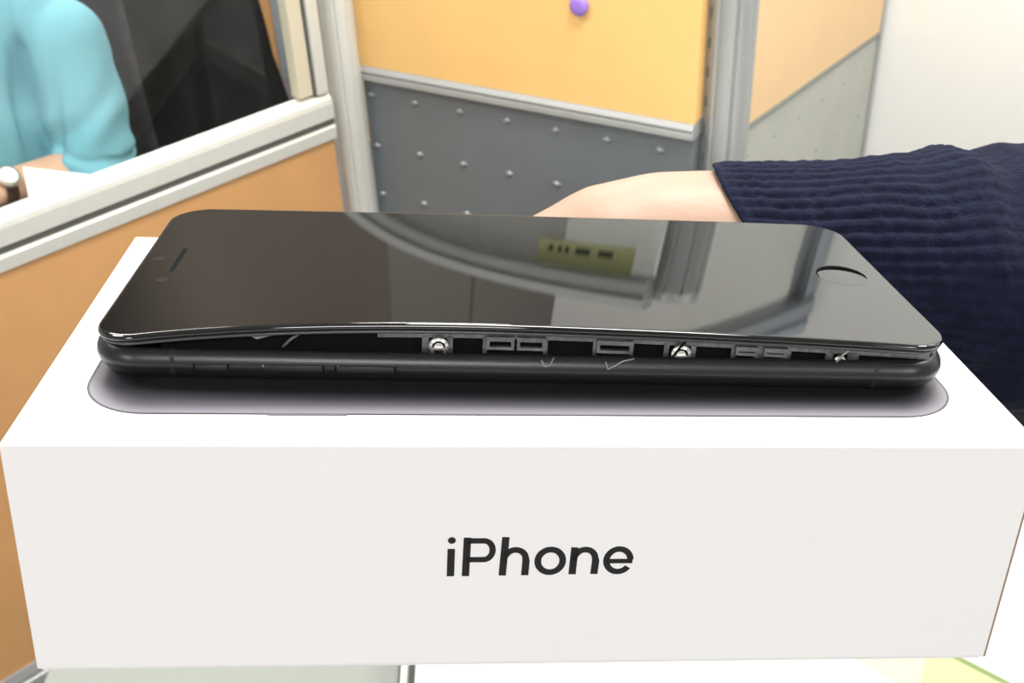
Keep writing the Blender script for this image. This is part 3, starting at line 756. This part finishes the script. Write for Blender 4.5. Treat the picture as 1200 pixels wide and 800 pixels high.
bm = bx(-.060, -.022, -.034, .030, .0043, .0052, .0008); obj('battery', bx(-.030, .060, -.030, .012, .0043, .0060, .0008), M_['void'], ph, label='dark battery pack'); bm.free()

# screen height: bulged, open along the near long side
import bisect
FX = [-.0800, -.0760, -.0680, -.0530, -.0300, -.0100, .0110, .0360, .0600, .0750, .0800]
FZ = [8.3, 8.9, 10.1, 11.5, 12.7, 13.1, 12.7, 12.0, 11.1, 10.3, 9.9]
# smooth fit (least squares quartic), done by hand with normal equations
def polyfit(xs, ys, n):
    A = [[sum(x ** (i + j) for x in xs) for j in range(n + 1)] for i in range(n + 1)]
    B = [sum(y * x ** i for x, y in zip(xs, ys)) for i in range(n + 1)]
    for i in range(n + 1):
        p = max(range(i, n + 1), key=lambda r: abs(A[r][i])); A[i], A[p] = A[p], A[i]; B[i], B[p] = B[p], B[i]
        for r in range(n + 1):
            if r != i:
                f_ = A[r][i] / A[i][i]
                A[r] = [a - f_ * c_ for a, c_ in zip(A[r], A[i])]; B[r] -= f_ * B[i]
    return [B[i] / A[i][i] for i in range(n + 1)]
CF = polyfit([x / .08 for x in FX], FZ, 5)
BOW = -.20
def ztop(x, y):
    t = x / .08
    zf_ = sum(c_ * t ** i for i, c_ in enumerate(CF))
    zb = 7.5 + .35 * (1 - t * t)
    v = (.0390 - y) / .078
    return (zb + (zf_ - zb) * (v + BOW * (v - v * v))) * mm
GI = .0006   # the glass sits this far inside the housing outline
edge = [(1.2, -1.45), (.35, -1.35), (.08, -1.05), (0, -.80), (.02, -.58), (.12, -.34), (.30, -.15), (.58, -.045), (1.0, 0), (1.6, 0), (2.6, 0), (4, 0)] + [(o, 0) for o in (6, 8, 10, 12, 14, 16, 18, 20, 22, 24, 26, 28, 30, 32, 34, 36, 37.4, 38.34)]
def gring(o, dz): return ring(GI + o * mm, lambda x, y: ztop(x, y) + dz * mm)
bm = rings_mesh([gring(o, dz) for o, dz in edge])
sg = obj('screen_glass', bm, M_['black_glass'], ph, True, label='glossy black screen glass, bulging')
cn = []
for v_ in sg.data.vertices:
    x, y, z = v_.co
    if abs(z - ztop(x, y)) < 2e-6:
        h_ = .0002
        cn.append(Vector((-(ztop(x + h_, y) - ztop(x - h_, y)) / (2 * h_), -(ztop(x, y + h_) - ztop(x, y - h_)) / (2 * h_), 1)).normalized())
    else: cn.append(Vector((0, 0, 0)))
sg.data.normals_split_custom_set_from_vertices(cn)
bm = rings_mesh([gring(o, dz) for o, dz in ((3.0, -1.42), (.9, -1.44), (.45, -1.5), (.35, -1.75), (.5, -2.05), (.9, -2.2), (3.0, -2.2))])
obj('screen_bezel', bm, M_['bezel'], ph, True)

# earpiece, camera, sensor and home button follow the glass surface
def disc_on(name, cx, cy, rings_, m, par, n=40, sx=1, sy=1, **k):
    rows_ = []
    for r, dz in rings_: rows_.append([(cx + r * sx * math.cos(2 * PI * i / n), cy + r * sy * math.sin(2 * PI * i / n), ztop(cx + r * sx * math.cos(2 * PI * i / n), cy + r * sy * math.sin(2 * PI * i / n)) + dz) for i in range(n)])
    return obj(name, rings_mesh(rows_, False), m, par, True, **k)
bm_rows = []
EX, EY = -.0727, .0022
ea = [(x, y) for x, y in rrect(.00042, .0070, .00040, 6, 1, 6)]
bm_rows = [[(EX + x * s_, EY + y * (1 - (1 - s_) * .15), ztop(EX + x * s_, EY + y) + dz) for x, y in ea] for s_, dz in ((1.25, .00002), (1.0, .00003), (.9, -.0001 + .00012))]
obj('earpiece', rings_mesh(bm_rows, False), M_['void'], ph, False)
disc_on('camera_lens', EX - .0008, EY - .0118, [(.0012, .00002), (.0009, .00002), (.0005, .00002)], M_['lens'], ph)
disc_on('proximity_sensor', EX - .0044, EY + .0012, [(.0014, .00002), (.0010, .00002), (.0005, .00002)], M_['lens'], ph, sx=1.0, sy=.8)
HBX, HBY = .0703, .0000
hb = disc_on('home_button', HBX, HBY, [(.0058, .00001), (.0056, .00003), (.0052, .000035), (.0048, .00002), (.0030, .00002), (.0010, .00001)], M_['black_glass'], ph, 56)
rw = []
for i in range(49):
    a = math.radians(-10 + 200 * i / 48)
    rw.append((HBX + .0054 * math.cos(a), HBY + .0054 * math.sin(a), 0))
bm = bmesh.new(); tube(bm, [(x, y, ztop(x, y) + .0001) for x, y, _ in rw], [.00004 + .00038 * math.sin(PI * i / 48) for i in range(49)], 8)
obj('rim_shadow', bm, M_['void'], hb, True, label='dark rim shadow line of the home button recess')  # dark arc modelled in place of the shade along the recess rim

# display frame strip seen in the gap: bar, tabs, clip loops, screws
PXT = [(112, -79.1), (130, -75.7), (180, -68.1), (280, -53.1), (430, -30.4), (560, -10.4), (700, 11.6), (850, 35.6), (1000, 60.2), (1090, 75.3), (1112, 79)]
def X_(px):
    for (a, xa), (b_, xb) in zip(PXT, PXT[1:]):
        if px <= b_: return (xa + (xb - xa) * (px - a) / (b_ - a) - .3) * mm
    return .078
YF = -HY + .0029
def zg(x): return ztop(x, -.038) - .0021       # underside of the bezel at the near edge
def strip(bm, xa, xb, t0, t1, y0=YF, y1=YF + .0007, n=None, zlo=None):
    """a bar hanging from the bezel: t0, t1 = depth below it in m (or down to zlo)"""
    n = n or max(2, int((xb - xa) / .002)); vs = []
    for k in range(n + 1):
        x = xa + (xb - xa) * k / n; za = zg(x) - t0; zb = zlo if zlo is not None else zg(x) - t1
        vs.append([bm.verts.new((x, y, z)) for y, z in ((y0, za), (y1, za), (y1, zb), (y0, zb))])
    for A, B in zip(vs, vs[1:]):
        for k in range(4): bm.faces.new((A[k], A[(k + 1) % 4], B[(k + 1) % 4], B[k]))
    bm.faces.new(vs[0]); bm.faces.new(vs[-1][::-1])
bm = bmesh.new(); strip(bm, X_(445), X_(1098), -.0003, .0016)
strip(bm, X_(190), X_(445), -.0003, .0004)
df = obj('display_frame', bm, M_['frame_metal'], ph)
ZL = .0048
for a, b_ in ((498, 506), (528, 535), (571, 576), (643, 648), (702, 706), (747, 750), (786, 792), (818, 824), (866, 871), (893, 905), (928, 936), (977, 986), (1003, 1016)):
    bm = bmesh.new(); strip(bm, X_(a), X_(b_), .0012, 0, n=2, zlo=ZL); obj('tab', bm, M_['frame_metal'], df)
for a, b_ in ((575, 608), (611, 645), (706, 748), (870, 896), (903, 931)):
    bm = bmesh.new(); xa, xb = X_(a), X_(b_); q = .0006
    lo = .0036 if a < 800 else .0028
    strip(bm, xa, xb, .0010, .0019, YF - .0006, YF + .0002, 3); strip(bm, xa, xb, lo - .0006, lo, YF - .0006, YF + .0002, 3)
    strip(bm, xa, xa + q, .0018, lo - .0005, YF - .0006, YF + .0002, 2); strip(bm, xb - q, xb, .0018, lo - .0005, YF - .0006, YF + .0002, 2)
    obj('clip_loop', bm, M_['frame_metal'], df)
# dark void wall close behind the openings
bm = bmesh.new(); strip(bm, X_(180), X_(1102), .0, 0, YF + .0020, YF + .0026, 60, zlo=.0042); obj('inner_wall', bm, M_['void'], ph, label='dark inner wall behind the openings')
for px, r, sm in ((518, .00195, 1), (806, .0020, 1), (993, .0012, 0)):
    x = X_(px); z = zg(x) - (.0031 if sm else .0028)
    bm = bmesh.new(); cyl(bm, (x, YF - .0004, z), (x, YF - .0009, z), r, r * .93, 32)
    sc_ = obj('screw', bm, M_['silver'], ph, True)
    bm = bmesh.new()
    tube(bm, [(x + r * .55 * math.cos(a * PI / 12), YF - .00095, z + r * .55 * math.sin(a * PI / 12)) for a in range(0, 13)], r * .10, 6)
    box(bm, x - r * .42, x + r * .42, YF - .0011, YF - .0008, z - r * .95, z - r * .35)
    obj('screw_recess', bm, M_['void'], sc_)
# torn adhesive strands and a loose flex cable
def strand(pts, r, m, nm, par, **k):
    bm = bmesh.new(); tube(bm, [(X_(px), y, z) for px, y, z in pts], r, 6); return obj(nm, bm, m, par, True, **k)
FY = -HY
strand([(640, FY + .0006, .0061), (644, FY + .0002, .0050), (650, FY + .0002, .0052), (655, FY + .0012, .0064)], .00016, M_['glue'], 'glue_strand', ph)
strand([(716, FY + .0006, .0060), (719, FY + .0001, .0047), (727, FY + .0002, .0054), (736, FY + .0007, .0061), (750, FY + .0013, .0064)], .00017, M_['glue'], 'glue_strand', ph)
strand([(793, FY + .0010, .0066), (800, FY + .0016, .0080), (808, FY + .0019, .0096), (814, FY + .0022, .0104)], .00022, M_['void'], 'glue_strand', ph)
strand([(986, FY + .0010, .0066), (994, FY + .0012, .0082), (1002, FY + .0016, .0092)], .0002, M_['glue'], 'glue_strand', ph)
strand([(330, FY + .0032, .0066), (340, FY + .0032, .0082), (350, FY + .0034, .0092)], .0003, M_['flex'], 'flex_cable', ph)
strand([(291, FY + .0030, .0094), (300, FY + .0029, .0086), (308, FY + .0029, .0090), (322, FY + .0030, .0096)], .00045, M_['glue'], 'flex_cable', ph)
# side controls
def side_btn(name, a, b_, z0, z1, proud, **k):
    xa, xb = X_(a), X_(b_)
    bm = bx(xa, xb, -HY - proud, -HY + .0006, z0, z1, .00018, seg=3)
    return obj(name, bm, M_['alu_black'], ph, True, **k)
side_btn('mute_switch', 227, 266, .0030, .0043, .00018)
side_btn('volume_button', 309, 380, .0030, .0044, .00016)
side_btn('volume_button', 396, 466, .0030, .0044, .00016)
for px in (226, 267, 381, 395, 467):
    bm = bx(X_(px) - .00014, X_(px) + .00014, -HY - .00012, -HY + .0004, .0030, .0044); obj('button_gap', bm, M_['void'], ph)
for px in (309, 398):
    bm = bmesh.new(); cyl(bm, (X_(px), -HY - .0001, .0042), (X_(px), -HY + .0006, .0042), .00022, n=12); obj('screw_dot', bm, M_['glue'], ph)
# antenna lines of the chassis
for s in (-1, 1):
    bm = bmesh.new(); xx = s * .0655
    rowsx = [[(xx + dx, -HY + o - .00002, z) for o, z in prof[4:13]] for dx in (-.0004, .0004)]
    V = [[bm.verts.new(p) for p in r] for r in rowsx]
    for k in range(len(V[0]) - 1): bm.faces.new((V[0][k], V[1][k], V[1][k + 1], V[0][k + 1]))
    bmesh.ops.solidify(bm, geom=bm.faces[:], thickness=.00003)
    obj('antenna_line', bm, M_['bezel'], ph)
